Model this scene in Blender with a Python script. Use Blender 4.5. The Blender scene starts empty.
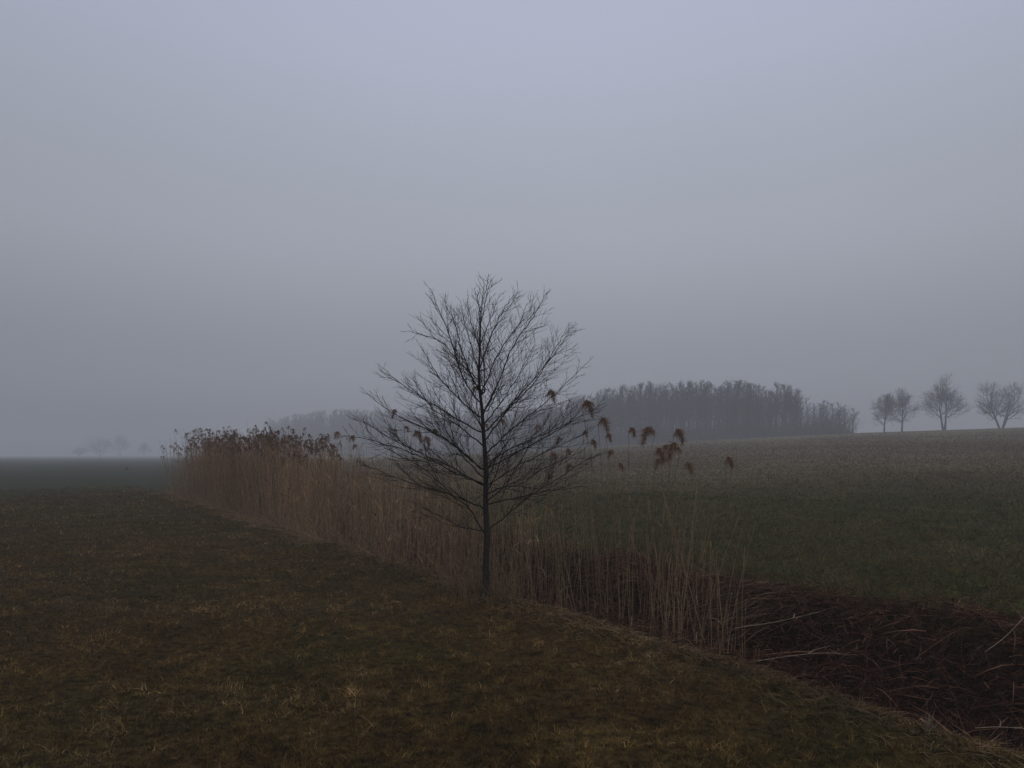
import bpy, math, random
import numpy as np
from mathutils import Vector, Matrix

R = math.radians
random.seed(7)
rng = np.random.default_rng(11)
S = bpy.context.scene
COL = S.collection

# ------------------------------------------------------------------ camera
F = 788.0; CX = 512.0; HY = 455.0; EYE = 1.7
cam_d = bpy.data.cameras.new('camera'); cam = bpy.data.objects.new('camera', cam_d); COL.objects.link(cam)
cam.location = (0, 0, EYE); cam.rotation_euler = (R(90), 0, 0)
cam_d.sensor_width = 36; cam_d.lens = 36*F/1024; cam_d.shift_y = (HY-384)/1024
cam_d.clip_start = .05; cam_d.clip_end = 6000
S.camera = cam

# ------------------------------------------------------------------ world: thick overcast (brighter overhead, darker low down)
SUN_EL, SUN_AZ = 35, 150
w = bpy.data.worlds.new('World'); S.world = w; w.use_nodes = True
nt = w.node_tree; nt.nodes.clear()
def N(tree, t, **kw):
    n = tree.nodes.new(t)
    for k, v in kw.items(): setattr(n, k, v)
    return n
out = N(nt, 'ShaderNodeOutputWorld'); bg = N(nt, 'ShaderNodeBackground'); bg.inputs[1].default_value = .1
sky = N(nt, 'ShaderNodeTexSky', sky_type='NISHITA', sun_disc=False)
sky.sun_elevation = R(SUN_EL); sky.sun_rotation = R(SUN_AZ); sky.air_density = 1; sky.dust_density = 4
tc = N(nt, 'ShaderNodeTexCoord'); sx = N(nt, 'ShaderNodeSeparateXYZ')
ramp = N(nt, 'ShaderNodeValToRGB')
cr = ramp.color_ramp; cr.interpolation = 'EASE'
cr.elements[0].position = 0; cr.elements[0].color = (.205, .218, .252, 1)
cr.elements[1].position = 1; cr.elements[1].color = (.54, .565, .68, 1)
e = cr.elements.new(.10); e.color = (.290, .310, .356, 1)
e = cr.elements.new(.28); e.color = (.385, .412, .480, 1)
e = cr.elements.new(.50); e.color = (.445, .472, .600, 1)
cn = N(nt, 'ShaderNodeTexNoise'); cn.inputs['Scale'].default_value = 1.6; cn.inputs['Detail'].default_value = 2
cm = N(nt, 'ShaderNodeMapRange'); cm.inputs[1].default_value = .3; cm.inputs[2].default_value = .7
cm.inputs[3].default_value = 9.7; cm.inputs[4].default_value = 10.3
sc = N(nt, 'ShaderNodeVectorMath', operation='SCALE')
mix = N(nt, 'ShaderNodeMix', data_type='RGBA'); mix.inputs[0].default_value = .985
nt.links.new(tc.outputs['Generated'], sx.inputs[0]); nt.links.new(sx.outputs['Z'], ramp.inputs[0])
nt.links.new(tc.outputs['Generated'], cn.inputs['Vector']); nt.links.new(cn.outputs['Fac'], cm.inputs[0])
glow = N(nt, 'ShaderNodeVectorMath', operation='DOT_PRODUCT'); glow.inputs[1].default_value = (.117, .906, .407)
gm = N(nt, 'ShaderNodeMapRange'); gm.inputs[1].default_value = .70; gm.inputs[2].default_value = 1.0; gm.inputs[3].default_value = .84; gm.inputs[4].default_value = 1.03
gx = N(nt, 'ShaderNodeMath', operation='MULTIPLY')
nt.links.new(tc.outputs['Generated'], glow.inputs[0]); nt.links.new(glow.outputs['Value'], gm.inputs[0])
nt.links.new(gm.outputs[0], gx.inputs[0]); nt.links.new(cm.outputs[0], gx.inputs[1])
nt.links.new(ramp.outputs[0], sc.inputs[0]); nt.links.new(gx.outputs[0], sc.inputs['Scale'])
nt.links.new(sky.outputs[0], mix.inputs['A']); nt.links.new(sc.outputs[0], mix.inputs['B'])
nt.links.new(mix.outputs['Result'], bg.inputs[0]); nt.links.new(bg.outputs[0], out.inputs[0])

sd = bpy.data.lights.new('sun', 'SUN'); sd.energy = .5; sd.angle = R(70); sd.color = (1, .97, .93)
so = bpy.data.objects.new('sun', sd); COL.objects.link(so)
el, az = R(SUN_EL), R(SUN_AZ)
dsun = Vector((math.sin(az)*math.cos(el), math.cos(az)*math.cos(el), math.sin(el)))
so.rotation_euler = dsun.to_track_quat('Z', 'Y').to_euler(); so.location = (0, 0, 60)

S.view_settings.view_transform = 'Standard'; S.view_settings.look = 'None'
S.view_settings.exposure = 0; S.view_settings.gamma = 1
S.cycles.use_denoising = True; S.cycles.denoiser = 'OPENIMAGEDENOISE'; S.cycles.denoising_input_passes = 'RGB_ALBEDO_NORMAL'; S.cycles.denoising_prefilter = 'NONE'
S.cycles.max_bounces = 4; S.cycles.diffuse_bounces = 2; S.cycles.glossy_bounces = 1
S.cycles.volume_bounces = 1; S.cycles.transparent_max_bounces = 8
S.cycles.use_adaptive_sampling = False

# ------------------------------------------------------------------ coordinates of the ditch: s runs along it, t across
U = np.array((-.52, .854)); NRM = np.array((.854, .52))
def st(x, y): return -.52*x+.854*y, .854*x+.52*y
def xy(s, t): return -.52*s+.854*t, .854*s+.52*t
T0, T1 = 4.80, 7.75
def lat(ix, iy, seed):
    h = (ix.astype(np.int64)*374761393+iy.astype(np.int64)*668265263+seed*1442695041) & 0xffffffff
    h = ((h ^ (h >> 13))*1274126177) & 0xffffffff
    return ((h ^ (h >> 16)) & 0xffff)/65535.0
def vn(x, y, seed=0):
    x = np.asarray(x, float); y = np.asarray(y, float)
    ix = np.floor(x); iy = np.floor(y); fx = x-ix; fy = y-iy
    fx = fx*fx*(3-2*fx); fy = fy*fy*(3-2*fy)
    a, b = lat(ix, iy, seed), lat(ix+1, iy, seed); c, d = lat(ix, iy+1, seed), lat(ix+1, iy+1, seed)
    return (a*(1-fx)+b*fx)*(1-fy)+(c*(1-fx)+d*fx)*fy
def fbm(x, y, sc, seed=0, o=3):
    v = 0; a = .5; tot = 0
    for i in range(o):
        v = v+a*vn(x*sc*2**i, y*sc*2**i, seed+i*17); tot += a; a *= .5
    return v/tot
def sstep(a, b, x):
    k = np.clip((x-a)/(b-a), 0, 1); return k*k*(3-2*k)
HPX = np.array((-4000, 160, 275, 400, 520, 620, 700, 860, 1024, 1500, 4000.)); HPZ = np.array((0, 0, .4, 1.3, 2.65, 4.0, 5.2, 7.0, 8.3, 10.4, 10.4))
def edge_t(s):     # the near bank wanders a little
    return T0+.16*(vn(s*.35, s*0, 5)-.5)+.10*(vn(s*1.7, s*0, 6)-.5)
def edge_t1(s): return T1+.45*(1-sstep(4.3, 6.8, s))+.3*(vn(s*.3, s*0, 8)-.5)+.35*(vn(s*1.3, s*0, 9)-.5)
def height(x, y):
    x = np.asarray(x, float); y = np.asarray(y, float)
    a = np.arctan2(x, y); r = np.hypot(x, y)
    px = CX+F*np.tan(np.clip(a, -1.4, 1.4))
    H = np.interp(px, HPX, HPZ)*(1-sstep(1.5, 2.7, np.abs(a)))
    d = np.where(np.abs(a) < .9, y, r)
    k = np.clip((d-14)/186, 0, 1)
    z = H*(k**1.25*(1-k)+k*(1-(1-k)**1.6))
    s, t = st(x, y)
    nf = 1/(1+(r/90)**2)
    z = z+(.10*(fbm(x, y, .35, 1)-.5)+.05*(fbm(x, y, 2.2, 2)-.5))*nf
    e0, e1 = edge_t(s), edge_t1(s)
    end = 1-sstep(38.5, 45, s)
    dd = sstep(0, .95, t-e0)*sstep(0, 1.35, e1-t)
    lip = .05*np.exp(-((t-e0+.12)/.22)**2)
    return z+end*(-1.25*dd+lip+dd*.16*(fbm(x, y, 1.7, 4)-.5))
def hz(x, y): return float(height(x, y))
def ray(px, Y): return (px-CX)/F*Y
def zat(py, Y): return EYE+(HY-py)/F*Y

# ------------------------------------------------------------------ mesh helpers
class MB:
    def __init__(self): self.v = []; self.q = []; self.t = []; self.c = []; self.n = 0
    def add(self, v, q=None, t=None, c=None):
        v = np.asarray(v, np.float32).reshape(-1, 3)
        if q is not None and len(q): self.q.append(np.asarray(q, np.int32).reshape(-1, 4)+self.n)
        if t is not None and len(t): self.t.append(np.asarray(t, np.int32).reshape(-1, 3)+self.n)
        self.v.append(v)
        if c is None: c = (.5, .5, .5)
        c = np.asarray(c, np.float32)
        if c.ndim == 1: c = np.broadcast_to(c, (len(v), 3))
        self.c.append(c); self.n += len(v)
    def tube(self, P, rad, n=4, c=None):
        P = np.asarray(P, float); m = len(P); rad = np.broadcast_to(np.asarray(rad, float), (m,))
        T = np.gradient(P, axis=0); T /= np.linalg.norm(T, axis=1)[:, None]+1e-9
        ref = np.array((0, 0, 1.)) if abs(T[0][2]) < .8 else np.array((1., 0, 0))
        A = np.cross(T, ref); A /= np.linalg.norm(A, axis=1)[:, None]+1e-9; B = np.cross(T, A)
        an = np.arange(n)*2*math.pi/n
        V = P[:, None, :]+rad[:, None, None]*(np.cos(an)[None, :, None]*A[:, None, :]+np.sin(an)[None, :, None]*B[:, None, :])
        i = np.arange(m-1)[:, None]*n; j = np.arange(n)[None, :]; k = (j+1) % n
        Q = np.stack((i+j, i+k, i+n+k, i+n+j), -1).reshape(-1, 4)
        tt = [(0, k_+1, k_) for k_ in range(1, n-1)]+[((m-1)*n, (m-1)*n+k_, (m-1)*n+k_+1) for k_ in range(1, n-1)]
        self.add(V.reshape(-1, 3), Q, tt, c)
    def mesh(self, name, mat):
        me = bpy.data.meshes.new(name)
        V = np.concatenate(self.v); C = np.concatenate(self.c)
        Q = np.concatenate(self.q) if self.q else np.zeros((0, 4), np.int32)
        T = np.concatenate(self.t) if self.t else np.zeros((0, 3), np.int32)
        me.vertices.add(len(V)); me.vertices.foreach_set('co', V.ravel())
        L = np.concatenate((Q.ravel(), T.ravel())); me.loops.add(len(L)); me.loops.foreach_set('vertex_index', L)
        st_ = np.concatenate((np.arange(len(Q))*4, len(Q)*4+np.arange(len(T))*3)).astype(np.int32)
        me.polygons.add(len(st_)); me.polygons.foreach_set('loop_start', st_)
        me.update(calc_edges=True)
        me.polygons.foreach_set('use_smooth', np.ones(len(st_), bool))
        a = me.color_attributes.new('tone', 'FLOAT_COLOR', 'POINT')
        a.data.foreach_set('color', np.concatenate((C, np.ones((len(C), 1), np.float32)), 1).ravel())
        me.materials.append(mat); return me
    def build(self, name, mat, parent=None):
        o = bpy.data.objects.new(name, self.mesh(name, mat)); COL.objects.link(o); o.parent = parent; return o
def tag(o, label=None, cat=None, group=None, kind=None):
    if label: o['label'] = label
    if cat: o['category'] = cat
    if group: o['group'] = group
    if kind: o['kind'] = kind
    return o
def empty(name, loc, rz=0):
    o = bpy.data.objects.new(name, None); COL.objects.link(o); o.location = loc; o.rotation_euler.z = rz
    o.empty_display_size = .1; return o
def copy_tree(o, parent=None):
    c = o.copy(); COL.objects.link(c); c.parent = parent
    for ch in list(o.children): copy_tree(ch, c)
    return c

# ------------------------------------------------------------------ materials
def mat_new(name, rough=.9, spec=.15):
    m = bpy.data.materials.new(name); m.use_nodes = True
    b = m.node_tree.nodes['Principled BSDF']; b.inputs['Roughness'].default_value = rough
    b.inputs['Specular IOR Level'].default_value = spec; return m, m.node_tree, b
def mat_tone(name, rough=.85, scale=30, amt=.35, bump=0, gain=1.0):
    m, t, b = mat_new(name, rough)
    a = N(t, 'ShaderNodeAttribute', attribute_name='tone'); tcn = N(t, 'ShaderNodeTexCoord')
    n = N(t, 'ShaderNodeTexNoise'); n.inputs['Scale'].default_value = scale; n.inputs['Detail'].default_value = 3
    r = N(t, 'ShaderNodeMapRange'); r.inputs[1].default_value = .3; r.inputs[2].default_value = .7
    r.inputs[3].default_value = (1-amt)*gain; r.inputs[4].default_value = (1+amt)*gain
    s_ = N(t, 'ShaderNodeVectorMath', operation='SCALE')
    t.links.new(tcn.outputs['Object'], n.inputs['Vector']); t.links.new(n.outputs['Fac'], r.inputs[0])
    t.links.new(a.outputs['Color'], s_.inputs[0]); t.links.new(r.outputs[0], s_.inputs['Scale'])
    t.links.new(s_.outputs[0], b.inputs['Base Color'])
    if bump:
        bn = N(t, 'ShaderNodeBump'); bn.inputs['Strength'].default_value = bump; bn.inputs['Distance'].default_value = .01
        t.links.new(n.outputs['Fac'], bn.inputs['Height']); t.links.new(bn.outputs[0], b.inputs['Normal'])
    return m
M_bark = mat_tone('bark', .9, 45, .45, .6)
M_far = mat_tone('far_bark', .95, 3, .3)
M_grass = mat_tone('grass', .8, 4, .3)
M_reed = mat_tone('reed', .7, 14, .3)
M_plume = mat_tone('plume', .95, 60, .35)
M_litter = mat_tone('litter', .9, 9, .45)
M_bird = mat_tone('feather', .6, 40, .2)

def ground_mat():
    m, t, b = mat_new('ground', .95, .05)
    tcn = N(t, 'ShaderNodeTexCoord'); P = tcn.outputs['Object']
    def noise(scale, det=4, off=0, vec=None):
        n = N(t, 'ShaderNodeTexNoise'); n.inputs['Scale'].default_value = scale; n.inputs['Detail'].default_value = det
        mp = N(t, 'ShaderNodeMapping'); mp.inputs['Location'].default_value = (off, off*2, 0)
        t.links.new(P, mp.inputs[0]); t.links.new(mp.outputs[0], n.inputs['Vector']); return n.outputs['Fac']
    def rng_(v, a, b_, lo=0, hi=1):
        n = N(t, 'ShaderNodeMapRange'); n.inputs[1].default_value = a; n.inputs[2].default_value = b_
        n.inputs[3].default_value = lo; n.inputs[4].default_value = hi; t.links.new(v, n.inputs[0]); return n.outputs[0]
    def mixc(f, a, b_):
        n = N(t, 'ShaderNodeMix', data_type='RGBA')
        t.links.new(f, n.inputs[0]) if not isinstance(f, float) else setattr(n.inputs[0], 'default_value', f)
        for s_, v in (('A', a), ('B', b_)):
            if isinstance(v, tuple): n.inputs[s_].default_value = (*v, 1)
            else: t.links.new(v, n.inputs[s_])
        return n.outputs['Result']
    def lin(ax, ay, c):    # ax*x+ay*y+c
        d = N(t, 'ShaderNodeVectorMath', operation='DOT_PRODUCT'); d.inputs[1].default_value = (ax, ay, 0)
        t.links.new(P, d.inputs[0]); a = N(t, 'ShaderNodeMath', operation='ADD'); a.inputs[1].default_value = c
        t.links.new(d.outputs['Value'], a.inputs[0]); return a.outputs[0]
    def add(a, b_, k=1.0):
        n = N(t, 'ShaderNodeMath', operation='MULTIPLY_ADD'); n.inputs[1].default_value = k
        t.links.new(b_, n.inputs[0]); t.links.new(a, n.inputs[2]); return n.outputs[0]
    def mul(a, b_):
        n = N(t, 'ShaderNodeMath', operation='MULTIPLY'); t.links.new(a, n.inputs[0]); t.links.new(b_, n.inputs[1]); return n.outputs[0]
    n_big, n_mid, n_fine = noise(.22, 4, 3), noise(1.3, 5, 9), noise(14, 4, 20)
    brown, green, straw, soil = G_BROWN, G_GREEN, G_STRAW, (.020, .010, .006)
    c = mixc(rng_(n_big, .4, .62), brown, green)
    c = mixc(rng_(n_mid, .48, .7), c, straw)
    # far green field on the left, beyond the end of the reeds
    fl0 = rng_(add(lin(-2.0, 1.0, -80), n_big, 20.), 0, 9); fl = N(t, 'ShaderNodeMath', operation='MAXIMUM'); t.links.new(fl0, fl.inputs[0]); t.links.new(rng_(lin(0, 1, 0), 50, 58), fl.inputs[1]); fl = fl.outputs[0]
    c = mixc(fl, c, mixc(rng_(n_mid, .4, .7), (.038, .042, .020), (.046, .050, .024)))
    # right-hand field: green close to the ditch, straw coloured stubble higher up
    right = rng_(lin(.854, .52, -7.9), 0, .8)
    far = rng_(add(lin(0, 1.0, -38), n_big, 22.), 0, 16)
    gr = mixc(rng_(n_mid, .4, .65), (.034, .038, .010), (.055, .049, .014))
    stb = mixc(rng_(n_mid, .38, .66), (.115, .080, .040), (.075, .064, .026))
    stb = mixc(rng_(noise(.035, 3, 40), .42, .6), stb, (.150, .118, .066))
    c = mixc(right, c, mixc(far, gr, stb))
    fw = mul(rng_(lin(0, 1, 0), 44, 54), rng_(lin(1, .37, 0), -3, 3, 1, 0))
    c = mixc(fw, c, mixc(rng_(n_mid, .4, .7), (.038, .042, .020), (.046, .050, .024)))
    # the ditch
    dz = mul(rng_(lin(.854, .52, -4.92), 0, .25), rng_(lin(.854, .52, -7.95), -.35, .15, 1, 0))
    dz = mul(dz, rng_(lin(-.52, .854, 0), 39, 44, 1, 0))
    c = mixc(dz, c, mixc(n_mid, soil, (.034, .017, .010)))
    fm = N(t, 'ShaderNodeVectorMath', operation='SCALE'); t.links.new(c, fm.inputs[0])
    t.links.new(rng_(n_fine, .3, .7, .25, 1.8), fm.inputs['Scale'])
    t.links.new(fm.outputs[0], b.inputs['Base Color'])
    bn = N(t, 'ShaderNodeBump'); bn.inputs['Strength'].default_value = .8; bn.inputs['Distance'].default_value = .03
    t.links.new(n_fine, bn.inputs['Height']); t.links.new(bn.outputs[0], b.inputs['Normal'])
    return m
G_BROWN, G_GREEN, G_STRAW = (.044, .028, .010), (.034, .028, .008), (.070, .046, .015)
M_ground = ground_mat()

# ------------------------------------------------------------------ ground: one sheet, fine by the ditch, coarse far away
def axis(a, b, fine, grow, lim):
    v = list(np.arange(a, b+1e-6, fine)); st_ = fine; lo, hi = [], []
    x = a
    while x > -lim: st_ *= grow; x -= st_; lo.append(x)
    x = b; st_ = fine
    while x < lim: st_ *= grow; x += st_; hi.append(x)
    return np.array(lo[::-1]+v+hi)
sa = axis(-3, 20, .12, 1.045, 2300); ta = axis(-3, 11, .09, 1.05, 2300)
SS, TT = np.meshgrid(sa, ta, indexing='ij'); X, Y = xy(SS, TT); Z = height(X, Y)
g = MB(); ni, nj = SS.shape
ii = np.arange(ni-1)[:, None]*nj; jj = np.arange(nj-1)[None, :]
g.add(np.stack((X, Y, Z), -1).reshape(-1, 3), np.stack((ii+jj, ii+jj+1, ii+nj+jj+1, ii+nj+jj), -1)[:, :, ::-1].reshape(-1, 4))
gro = g.build('ground', M_ground); tag(gro, kind='structure')

# ------------------------------------------------------------------ the bare young tree on the bank
def catmull(P, m=5):
    P = np.asarray(P, float); P = np.vstack((2*P[0]-P[1], P, 2*P[-1]-P[-2])); o = []
    for i in range(1, len(P)-2):
        for k in range(m):
            u = k/m; a, b, c, d = P[i-1], P[i], P[i+1], P[i+2]
            o.append(.5*((2*b)+(c-a)*u+(2*a-5*b+4*c-d)*u*u+(-a+3*b-3*c+d)*u**3))
    o.append(P[-2]); return np.array(o)
def unit(v): return v/(np.linalg.norm(v)+1e-9)
def grow(P0, d, L, n=5, up=.15, wob=.12, rs=None):
    pts = [np.array(P0, float)]; d = unit(np.array(d, float))
    for i in range(n):
        d = unit(d+np.array((0, 0, up/n))+rs.normal(0, wob, 3)/math.sqrt(n)); pts.append(pts[-1]+d*L/n)
    return np.array(pts)
def side_dir(d, ang, phi):
    d = unit(d); a = unit(np.cross(d, (0.3, .2, 1.))); b = np.cross(d, a)
    return math.cos(ang)*d+math.sin(ang)*(math.cos(phi)*a+math.sin(phi)*b)

TY = 9.4; TX = ray(487, TY); TZ = hz(TX, TY)-.03
SC = TY/F
def tp(px, py, dy=0.): return np.array(((px-487)*SC, dy, zat(py, TY)-TZ))
tree = tag(empty('young_tree', (TX, TY, TZ)), 'bare young tree with fanned dark twigs on the ditch bank among the reeds', 'tree')
rt = np.random.default_rng(5)
BK = np.array((.030, .024, .021))
trunk_px = [(487, 594, .060), (485.6, 570, .052), (487, 540, .047), (485.6, 503, .042), (486, 470, .037), (484, 440, .031), (482, 410, .026), (479, 380, .021), (480, 345, .014), (481, 315, .008), (484, 283, .003)]
tc_ = catmull([tp(a, b) for a, b, _ in trunk_px], 4); tr_ = catmull([(r_, 0, 0) for *_, r_ in trunk_px], 4)[:, 0]
mb = MB(); mb.tube(tc_, tr_*.78, 9, BK*1.1)
# root flare
for k in range(5):
    a = k*1.3+.2; mb.tube([(0, 0, .16), (math.cos(a)*.06, math.sin(a)*.06, .05), (math.cos(a)*.13, math.sin(a)*.13, -.06)], (.035, .03, .01), 5, BK*1.1)
mb.build('trunk', M_bark, tree)
limbs = [
 [(481, 405), (462, 375), (447, 329), (435, 302), (427, 281)], [(483, 434), (447, 413), (418, 396), (389, 375), (374, 361)],
 [(479, 381), (456, 358), (438, 340), (409, 331)], [(484, 472), (456, 446), (432, 431), (397, 414), (374, 396)],
 [(485, 487), (447, 463), (412, 446), (370, 419)], [(486, 508), (450, 494), (427, 487), (394, 475), (362, 461)],
 [(486, 536), (469, 508), (452, 494), (427, 470), (400, 455), (374, 440)], [(485, 484), (462, 475), (438, 461), (390, 443), (362, 438)],
 [(484, 470), (467, 456), (445, 436), (428, 418)], [(486, 531), (460, 529), (436, 520), (410, 512)],
 [(480, 392), (463, 356), (455, 325), (444, 300)], [(479, 372), (468, 335), (461, 305)], [(480, 350), (470, 318), (468, 295)],
 [(484, 446), (455, 424), (425, 402), (404, 372)], [(482, 420), (455, 395), (432, 368), (414, 338)],
 [(487, 531), (506, 517), (530, 498), (558, 482), (591, 461), (618, 452)], [(487, 494), (502, 487), (520, 484), (544, 468), (583, 450)],
 [(486, 470), (500, 455), (530, 440), (565, 425), (602, 405)], [(484, 443), (506, 411), (535, 381), (556, 346), (575, 320)],
 [(482, 416), (500, 381), (512, 352), (532, 324), (545, 303)], [(480, 367), (494, 329), (506, 305), (518, 289)],
 [(484, 434), (517, 399), (549, 362), (568, 335)], [(485, 469), (529, 446), (573, 420), (596, 392)],
 [(485, 455), (512, 430), (548, 402), (580, 371)], [(480, 345), (490, 318), (500, 292)], [(480, 330), (478, 305), (474, 290)],
 [(486, 505), (510, 498), (545, 490), (580, 484)], [(480, 395), (498, 352), (520, 318), (528, 295)],
 [(486, 486), (515, 468), (560, 446), (600, 428)],
 [(481, 322), (487, 300), (492, 285)], [(481, 314), (478, 300), (474, 286)], [(483, 300), (487, 288), (489, 279)],
]
branches = []
for i, L in enumerate(limbs):
    L = np.array(L, float); base = np.interp(L[0][1], [283, 594], [0, 1])
    k = rt.uniform(-.75, .75)
    fr = np.linspace(0, 1, len(L)); hor = abs(L[-1][0]-L[0][0])*SC+.25
    branches.append((np.array([tp(a, b, k*hor*f) for (a, b), f in zip(L, fr)]), base))
for i in range(15):      # limbs towards and away from the camera
    h = rt.uniform(.25, .74); py = 594-h*311; sg = 1 if i % 2 else -1
    reach = 1.15*(1-abs(h-.38)*1.3); a = rt.uniform(-.8, .8)
    tx_ = np.interp(py, [p[1] for p in trunk_px], [p[0] for p in trunk_px][::1]) if False else 485
    b0 = tp(tx_, py); e1 = b0+np.array((math.sin(a)*reach, sg*math.cos(a)*reach, rt.uniform(.55, .95)*reach))
    mid = (b0*.55+e1*.45)+np.array((0, 0, -.08*reach))
    branches.append((np.array([b0, mid, e1]), 1-h))
for P, base in branches:
    C = catmull(P, 7); C[2:] += rt.normal(0, .005, (len(C)-2, 3)); n = len(C)
    # start on the trunk axis
    kk = np.argmin(np.abs(tc_[:, 2]-C[0][2])); C[0] = tc_[kk]
    ln = np.sum(np.linalg.norm(np.diff(C, axis=0), axis=1))
    r0 = .0038+.0064*min(1, ln/1.6); rr = np.linspace(r0, .0022, n)
    mb = MB(); mb.tube(C, rr, 5, BK)
    cum = np.concatenate(([0], np.cumsum(np.linalg.norm(np.diff(C, axis=0), axis=1))))
    pos = .14*ln; side = 0
    while pos < ln*.985:
        i = min(np.searchsorted(cum, pos), n-1); p = C[i]; d = C[i]-C[max(i-1, 0)]
        f = pos/ln; tl = (.14+.46*math.sin(math.pi*min(1, f*.8+.16)))*min(1, ln/1.1)*rt.uniform(.6, 1.35)*(1-.5*f)
        phi = side*math.pi+rt.normal(0, .7); side = 1-side
        dd = side_dir(d, rt.uniform(.42, .95), phi)
        tw = grow(p, dd, tl, 6, .36, .11, rt)
        mb.tube(tw, np.linspace(max(.0022, rr[i]*.45), .0014, 7), 3, BK*.9)
        m = int(tl/.055); s2 = rt.integers(0, 2)
        for q in range(1, m):
            j = min(6, 1+int(q/m*5.5)); l2 = tl*rt.uniform(.25, .6)*(1-.4*q/m)
            sd2 = side_dir(tw[j]-tw[j-1], rt.uniform(.4, .8), (s2+q)*math.pi+rt.normal(0, .6))
            t2 = grow(tw[j]*.6+tw[j-1]*.4, sd2, l2, 3, .25, .10, rt)
            mb.tube(t2, (.0019, .0017, .0014, .0012), 3, BK*.9)
        pos += rt.uniform(.04, .09)
    mb.build('branch', M_bark, tree)

# ------------------------------------------------------------------ distant bare trees
def far_tree_parts(seed, H, W, kind):
    rs = np.random.default_rng(seed); tb, cb = MB(), MB(); col = np.array((.032, .028, .026))
    if kind == 'wood':
        bx = rs.normal(0, .25, 2); P = np.array([(0, 0, -.3), (bx[0]*.3, bx[1]*.3, H*.3), (bx[0], bx[1], H*.65), (bx[0]*1.3, bx[1]*1.3, H*.97)])
        P = catmull(P, 4); tb.tube(P, np.linspace(.13, .025, len(P)), 5, col)
        for k in range(int(H*2.1)):
            f = rs.uniform(.35, .98); i = int(f*(len(P)-1)); a = rs.uniform(0, 6.28)
            L = W*.66*(1-1.35*max(0, f-.5))*rs.uniform(.5, 1.15)
            b = grow(P[i], (math.cos(a)*.5, math.sin(a)*.5, 1.0), L, 4, .5, .12, rs)
            cb.tube(b, np.linspace(.035, .013, 5), 3, col)
            for q in range(7):
                j = rs.integers(1, 5); c2 = grow(b[j], side_dir(b[j]-b[j-1], rs.uniform(.4, .9), rs.uniform(0, 6.28)), L*rs.uniform(.25, .5), 3, .3, .15, rs)
                cb.tube(c2, (.022, .018, .014, .012), 3, col)
                for _ in range(2):
                    c3 = grow(c2[2], side_dir(c2[2]-c2[1], .7, rs.uniform(0, 6.28)), L*.22, 2, .2, .1, rs)
                    cb.tube(c3, .011, 3, col)
    else:
        def rec(p, d, L, r, lv):
            n = 5 if lv < 3 else 3
            P = grow(p, d, L, n, .34 if lv else .05, .17 if lv else .05, rs)
            (tb if lv == 0 else cb).tube(P, np.linspace(r, r*.62, n+1), 6 if lv < 2 else 3, col)
            if lv >= 5: return
            m = {0: 0, 1: 4, 2: 4, 3: 4, 4: 3}[lv]
            for q in range(m):
                j = rs.integers(1 if lv > 1 else 2, n+1)
                rec(P[j], side_dir(P[j]-P[j-1], rs.uniform(.45, .95), rs.uniform(0, 6.28)), L*rs.uniform(.5, .78), max(.010, r*.42), lv+1)
            if lv: rec(P[-1], P[-1]-P[-2]+rs.normal(0, .15, 3), L*.62, max(.010, r*.6), lv+1)
            return P
        stems = {'oak': 1, 'twin': 2, 'multi': 4}[kind]
        for sidx in range(stems):
            a0 = rs.uniform(0, 6.28) if stems == 1 else sidx*6.28/stems+.4
            lean = (.02, .13, .32)[min(2, stems-1)]
            fork = H*(.20 if stems < 3 else .13)
            P = rec(np.array((math.cos(a0)*.2*(stems > 1), math.sin(a0)*.2*(stems > 1), -.3)), (math.cos(a0)*lean, math.sin(a0)*lean, 1), fork+.3, .25 if stems < 3 else .20, 0)
            hh = P[-1][2]; dl = unit(P[-1]-P[0]); nl = 11 if stems == 1 else (8 if stems == 2 else 6)
            C2 = grow(P[-1], dl, H*.42, 5, .1, .12, rs); cb.tube(C2, np.linspace(.15, .05, 6), 5, col)
            for q in range(nl):
                f = (q+rs.uniform(0, .8))/nl; p0 = C2[0]+(C2[-1]-C2[0])*f; a = a0+q*2.4+rs.normal(0, .3)
                tilt = (1.25-1.05*f)*W/H*1.1; rec(p0, (math.cos(a)*tilt, math.sin(a)*tilt, 1-.35*(f < .3)), H*(.24-.09*f)*rs.uniform(.8, 1.15), .11-.05*f, 2 if stems > 2 else 1 if f < .5 else 2)
        # side limbs low on the stem
        for q in range(4):
            a = rs.uniform(0, 6.28); rec(np.array((0, 0, H*rs.uniform(.16, .25))), (math.cos(a), math.sin(a), .45), H*.18, .06, 2)
    return tb, cb
def scale_to(tb, cb, H, W):   # fit the crown to real height and width
    V = np.concatenate(cb.v); kz = H/V[:, 2].max(); kx = W/(np.percentile(V[:, 0], 99)-np.percentile(V[:, 0], 1))
    for m in (tb, cb):
        for v in m.v: v[:, 0] *= kx; v[:, 1] *= kx; v[:, 2] *= kz
def place_far(name, px, Y, top_py, wpx, kind, seed, label, cat='tree', group=None):
    x = ray(px, Y); z = hz(x, Y); H = zat(top_py, Y)-z; W = wpx/F*Y
    tb, cb = far_tree_parts(seed, H, W, kind); scale_to(tb, cb, H, W)
    r = tag(empty(name, (x, Y, z-.05)), label, cat, group)
    tb.build('trunk', M_far, r); cb.build('crown', M_far, r); return r
g1 = 'bare field trees on the crest of the right-hand field'
place_far('field_tree', 884, 200, 391, 22, 'oak', 21, 'small narrow bare tree on the field crest, left one of the close pair', group=g1)
place_far('field_tree', 902, 202, 386, 24, 'oak', 22, 'bare round-topped tree on the field crest, right one of the close pair', group=g1)
place_far('field_tree', 944, 197, 371, 47, 'twin', 23, 'tallest bare tree on the field crest, wide crown over a forked trunk', group=g1)
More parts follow.
